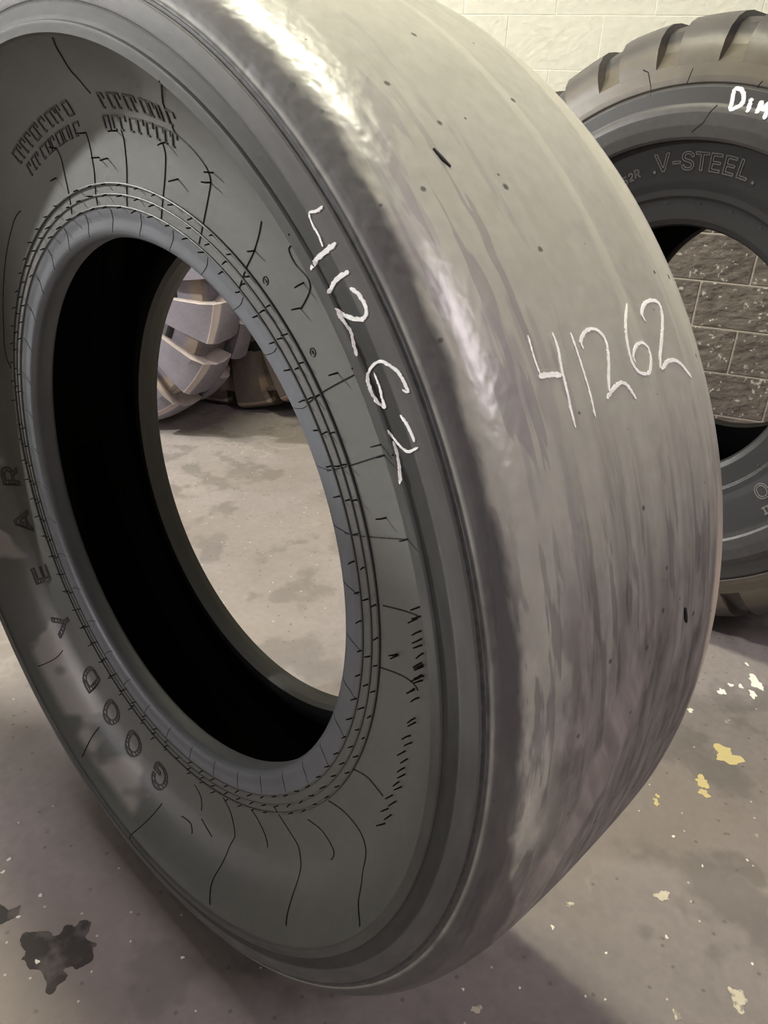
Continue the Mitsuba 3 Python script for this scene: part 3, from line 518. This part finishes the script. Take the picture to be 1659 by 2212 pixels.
for i, (d, st) in enumerate(DIG['side']): chalk(tm, st, BALD, 140 + 5 * i, f'white chalk figure {d} on the side')
# raised outlined lettering
def outline_letter(ch, h, line=0.0022, hatch=True):
    g = meshkit.text_mesh(ch, h, 0.001, bold=True)
    tri = g.triangles[np.abs(g.face_normals[:, 2]) > .9]
    P = union_all([Polygon(t[:, :2]).buffer(1e-6) for t in tri])
    x0, y0, x1, y1 = P.bounds
    P = affinity.translate(P, -(x0 + x1) / 2, 0)
    o = P.buffer(0.0006).difference(P.buffer(-line))
    if hatch:
        bars = union_all([LineString([(-h, y), (h, y)]).buffer(0.0007) for y in np.arange(0.004, h, 0.007)])
        o = o.union(P.intersection(bars))
    o = o.simplify(0.0003)
    return cat_mesh([trimesh.creation.extrude_polygon(q, 0.0016, engine='earcut') for q in getattr(o, 'geoms', [o]) if q.area > 1e-7])
face_a = lambda r: np.interp(r, tm.prof[NB:NF, 1], tm.prof[NB:NF, 0])
for ch, th0 in zip('GOODYEAR', (264.5, 254.8, 246.2, 237.3, 224.1, 212.6, 200.8, 190.9)):
    g = outline_letter(ch, 0.050); g.apply_scale([1.05, 1, 1]); g.apply_translation([0, 0, -0.0004])
    put('raised_letter', tm.wrap(g, th0, 0.577, face_a), 'm_letter', BALD, smooth=False)
# two rows of worn, unreadable mould marks under the top bulge
for th0, span, rows in ((77.5, 16.0, 2), (102.0, 19.0, 2)):
    for row in range(rows):
        th = th0
        while th < th0 + span:
            w = rng.uniform(.010, .020); hh = 0.018
            P = Polygon([(0, 0), (w, 0), (w, hh), (0, hh)]); o = P.difference(P.buffer(-0.0022))
            if rng.random() < .6: o = o.difference(Polygon([(w * .4, -.01), (w + .01, -.01), (w + .01, hh * .6), (w * .4, hh * .6)]))
            g = cat_mesh([trimesh.creation.extrude_polygon(q, 0.002, engine='earcut') for q in getattr(o, 'geoms', [o]) if q.area > 1e-7])
            g.apply_translation([0, 0, -0.0005])
            put('mould_mark', tm.wrap(g, th, 0.583 + 0.025 * row, face_a), 'm_letter', BALD, smooth=False)
            th += np.degrees((w + .005) / .6)

# ---------------------------------------------------------------- the lugged tyres along the wall
def tyre_mat(key, ty, base, dust, groove, stripe=None, gr=None, gw=.14, ga=9.0, rough=0.55, bandfn=None):
    """rubber with dust lying on what faces up"""
    c, ax = ty.c, ty.ax
    def col(p, n, uv):
        dx, dy, dz = p.x - c[0], p.y - c[1], p.z - c[2]
        a = dx * ax[0] + dy * ax[1] + dz * ax[2]
        r = dr.sqrt(dr.maximum(dx * dx + dy * dy + dz * dz - a * a, 1e-9))
        g = fbm(p.x * 11.0, p.y * 11.0, p.z * 11.0, octaves=4); f = fbm(p.x * 80.0, p.y * 80.0, p.z * 80.0, octaves=2)
        k = mi.Color3f(*base) * (0.75 + 0.4 * g + 0.2 * (f - 0.5))
        if gr is not None: k = mix(k, mi.Color3f(*groove) * (0.6 + 0.7 * g), smoothstep(gr, gr - 0.02, r) * smoothstep(gr - gw, gr - gw + .04, r) * smoothstep(ga, ga - .012, a))
        k = mix(k, mi.Color3f(*dust) * (0.7 + 0.5 * g), smoothstep(0.25, 0.75, n.z + 0.35 * (g - 0.5)) * 0.85)
        if stripe is not None:
            k = mix(k, mi.Color3f(*stripe), smoothstep(0.0, 0.004, uv.x) * 0.0)
        if bandfn is not None: k = bandfn(k, a, r, g)
        return k
    scene[key] = two(prin(proc(col), rough, 0.3))

# right-hand tyre: chalked DIM
X2c, X2az = (0.77834, 2.18934, 0.85618), math.radians(-131.368)
BG = [(-.030,.352),(-.024,.3475),(-.014,.352),(-.006,.366),(-.002,.40),(.0,.4169),(.006,.424),(.008,.44),(.014,.46),(.026,.52),(.031,.546),(.0335,.5535),(.0445,.5565),(.049,.563),(.0515,.59),(.0508,.6194),(.0465,.631),(.0415,.640),(.0395,.66),(.038,.676),(.0305,.6816),(.033,.686),(.031,.70),(.022,.73)]
b1 = Tyre(X2c, (math.cos(X2az), math.sin(X2az), 0), BG)
R1 = 0.856
def band1(k, a, r, g):
    front = smoothstep(-0.02, -0.005, a)
    inner = smoothstep(0.5575, 0.5545, r)
    k = mix(k, mi.Color3f(0.020, 0.0195, 0.020) * (0.8 + 0.3 * g), inner)
    band = smoothstep(0.636, 0.642, r) * smoothstep(0.6825, 0.680, r)
    k = mix(k, mi.Color3f(0.030, 0.029, 0.029), band * 0.9)
    return k
tyre_mat('m_bg1', b1, (0.040, 0.0375, 0.0375), (0.058, 0.052, 0.051), (0.075, 0.064, 0.050), gr=0.80, bandfn=band1, rough=0.42)
BG1 = thing('lugged_tyre', 'big worn lugged tyre chalked DIM, standing against the cream block wall', 'tyre')
m, uv = b1.lathe(0.0, b1.arc[-1], n=480); put('sidewall', m, 'm_bg1', BG1, smooth=True)
base1 = [(.022,.73),(.004,.744),(-.022,.770),(-.040,.795),(-.065,.820),(-.10,.836),(-.33,.843),(-.58,.83),(-.65,.79),(-.685,.735),(-.70,.69),(-.715,.60),(-.70,.50),(-.667,.42),(-.667,.365),(-.66,.352),(-.64,.350),(-.62,.358)]
arcs = lambda P: float(np.r_[0, np.cumsum(np.hypot(*np.diff(np.array(P), axis=0).T))][-1])
m, uv = b1.lathe(0, arcs(base1), n=360, step=0.02, profile=base1); put('carcass', m, 'm_bg1', BG1, smooth=True)
in1 = [(-.62,.358),(-.63,.44),(-.66,.60),(-.64,.70),(-.58,.745),(-.07,.745),(-.01,.70),(.0,.60),(-.02,.50),(-.04,.43),(-.030,.352)]
m, uv = b1.lathe(0, arcs(in1), n=240, step=0.03, profile=in1); put('inner_liner', m, 'm_liner', BG1, smooth=True)
out1 = [(.0235,.722),(.020,.745),(.008,.778),(-.015,.808),(-.05,.833),(-.09,.848),(-.135,.8545),(-.33,.858),(-.53,.8545),(-.60,.842),(-.645,.815),(-.672,.775),(-.682,.74)]
for k in range(29):
    th = 113.4 + 12.414 * (k + .5)
    o = np.array(out1) + [0, 0]
    m = b1.sector(th - 4.0 + rng.uniform(-.2, .2), th + 4.0 + rng.uniform(-.2, .2), o, 0.075, n=6, taper=0.9)
    put('tread_lug', m, 'm_bg1', BG1, smooth=35)
a_bg = lambda r: np.interp(r, b1.prof[:, 1][5:], b1.prof[:, 0][5:])
def bg_surf(P): return b1.at(P[:, 0], P[:, 1], a_bg(P[:, 1]))
def bg_nrm(th, r): return b1.at(th, r, a_bg(r) + 0.0008), np.broadcast_to(b1.ax, (len(th), 3))
for i, (d, st) in enumerate(DIG['dim']): chalk(b1, [(0.0105, L) for L in st], BG1, 240 + 5 * i, f'white chalk letter {d}', bg_surf, bg_nrm)
def on_bg(ch, h, th0, r0, line=0.0022):
    g = outline_letter(ch, h, line, hatch=False); g.apply_translation([0, 0, -0.0003])
    put('raised_letter', b1.wrap(g, th0, r0, a_bg), 'm_bgletter', BG1, smooth=False)
scene['m_bgletter'] = two(prin(rgb(0.075, 0.072, 0.068), 0.45, 0.5))
for ch, th0 in zip('V-STEEL', (101.2, 97.0, 93.6, 89.5, 85.4, 81.2, 76.9)): on_bg(ch, 0.042, th0, 0.487)
for th0 in (104.0, 73.2):
    d = trimesh.creation.cylinder(0.004, 0.004, sections=12); put('raised_dot', b1.wrap(d, th0, 0.488, a_bg), 'm_bgletter', BG1)
for ch, th0, r0 in (('R', 109.6, .486), ('2', 111.8, .482), ('5', 114.0, .478)): on_bg(ch, 0.020, th0, r0, .0014)
for th0, r0, h in ((-39.6, .452, .040), (-40.6, .512, .020), (-42.0, .512, .020)): on_bg('O' if h > .03 else 'I', h, th0, r0)
for L in DIG['cracks']:
    P = np.array(L, float); P[:, 1] = np.clip(P[:, 1], .56, .74)
    P = np.stack([np.interp(np.linspace(0, 1, 16), np.linspace(0, 1, len(P)), P[:, k]) for k in (0, 1)], 1)
    put('scratch', tube(b1.at(P[:, 0], P[:, 1], a_bg(P[:, 1]) + .0002), 0.0013, 4), 'm_hair', BG1)
for k in range(29):
    th = 113.4 + 12.414 * k
    p = b1.at(np.array([th]), .408, .0)[0]; put('rubber_hair', tube([p - b1.ax * .004, p + b1.ax * .007], .0012, 5), 'm_bgletter', BG1)

# two tyres seen through the bald tyre
def lug_tyre(key, label, u0, w0, R, pitch_n, phase, mat, width, halves=True):
    ty = Tyre(WD * u0 + WN * w0 + np.array([0, 0, R]), -WN, [(0, .4), (0, .5)])
    def band(k, a, r, g):
        edge = smoothstep(R - 0.052, R - 0.046, r) * smoothstep(R - 0.024, R - 0.030, r) * smoothstep(-0.10, -0.085, a)
        return mix(k, mi.Color3f(*mat['stripe']) * (0.75 + 0.4 * g), edge * 0.8)
    tyre_mat('m_' + key, ty, mat['base'], mat['dust'], mat['groove'], gr=R - 0.092, gw=.10, ga=0.0, bandfn=band, rough=0.5)
    t = thing(key, label, 'tyre')
    q = R - 0.085; w = width
    body = [(-.03, R * .50), (-.02, R * .49), (-.012, R * .51), (-.025, R * .56), (-.035, R * .64), (-.04, q - .03), (-.055, q - .008), (-.075, q), (-w / 2, q + .01), (-w + .075, q), (-w + .055, q - .008), (-w + .04, q - .03), (-w + .02, R * .64), (-w - .005, R * .56), (-w + .005, R * .52), (-w + .03, R * .49), (-w + .05, R * .51)]
    m, uv = ty.lathe(0, arcs(body), n=240, step=0.015, profile=body); put('carcass', m, 'm_' + key, t, smooth=True)
    inn = [(-w + .05, R * .51), (-w + .03, R * .62), (-w + .06, q - .06), (-.06, q - .06), (-.03, R * .62), (-.03, R * .50)]
    m, uv = ty.lathe(0, arcs(inn), n=160, step=0.03, profile=inn); put('inner_liner', m, 'm_liner', t, smooth=True)
    h = w / 2
    lo = [(-.004, R - .32), (.008, R - .28), (.012, R - .20), (.014, R - .10), (.008, R - .045), (-.008, R - .028), (-.03, R - .012), (-h * .55, R), (-h * .86, R - .002), (-h * .97, R - .012)]
    hi = [(-.004, R - .32), (.007, R - .28), (.010, R - .20), (.008, R - .10), (-.020, R - .045), (-.055, R - .028), (-.075, R - .012), (-h * .60, R), (-h * .86, R - .002), (-h * .97, R - .012)]
    P = 360.0 / pitch_n
    for k in range(pitch_n):
        th = phase + P * k
        put('tread_lug', ty.sector(th - P * .30, th + P * .30, lo, 0.10, skew=-14.0, n=6, taper=0.5, outer2=hi), 'm_' + key, t, smooth=35)
        mir = lambda L: [(-w - a, r) for a, r in L]
        put('tread_lug', ty.sector(th + P * .5 - P * .30, th + P * .5 + P * .30, mir(lo), 0.10, skew=14.0, n=6, taper=0.5, outer2=mir(hi)), 'm_' + key, t, smooth=35)
    return t, ty
A_, tyA = lug_tyre('dusty_tyre', 'dusty grey tyre with thick angled lugs, seen at left through the bald tyre', -2.52, 2.91, 0.69, 14, -9.0,
    dict(base=(0.165, 0.150, 0.175), dust=(0.46, 0.40, 0.37), groove=(0.22, 0.175, 0.14), stripe=(0.44, 0.37, 0.35)), 0.40)
C_, tyC = lug_tyre('standing_tyre', 'grey lugged tyre standing to the left of the bald tyre, outside the photo', -2.38, 0.434, 0.90, 18, -90.0,
    dict(base=(0.10, 0.092, 0.09), dust=(0.28, 0.25, 0.22), groove=(0.15, 0.125, 0.10), stripe=(0.30, 0.27, 0.25)), 0.40)
B_, tyB = lug_tyre('dark_tyre', 'dark brown lugged tyre behind the dusty one, low right in the bald tyre opening', -2.15, 3.40, 0.90, 20, -60.0,
    dict(base=(0.10, 0.08, 0.07), dust=(0.30, 0.235, 0.20), groove=(0.20, 0.15, 0.115), stripe=(0.36, 0.28, 0.24)), 0.36)

def scribble():
    # worn chalk scrawl on the dark tyre's shoulder
    r = np.random.default_rng(77); parts = []
    for i in range(5):
        th = np.linspace(-56 + 1.2 * i, -59 + 1.2 * i, 14); rr = tyB.c[2] - .14 + .05 * np.sin(np.linspace(0, 5, 14) + i)
        P = tyB.at(th, rr, np.full(14, 0.0145))
        parts.append(ribbon(P, np.broadcast_to(tyB.ax, P.shape), 0.010, 0.3, 300 + i, lift=0.002))
    put('chalk_scrawl', cat_mesh(parts), 'm_pale', B_, smooth=False, label='faded chalk scrawl')
scribble()
# torn flakes on the tread
for th, arc, w, h in ((47.6, .504, .020, .004), (9.9, .701, .018, .0045)):
    q = tm.surf(np.array([th, th - 0.9, th - 1.5]), np.array([arc, arc + .003, arc + .007]), 0.001)
    put('torn_flake', tube(q, np.array([.0012, h * .5, .001]), 6), 'm_hair', BALD)
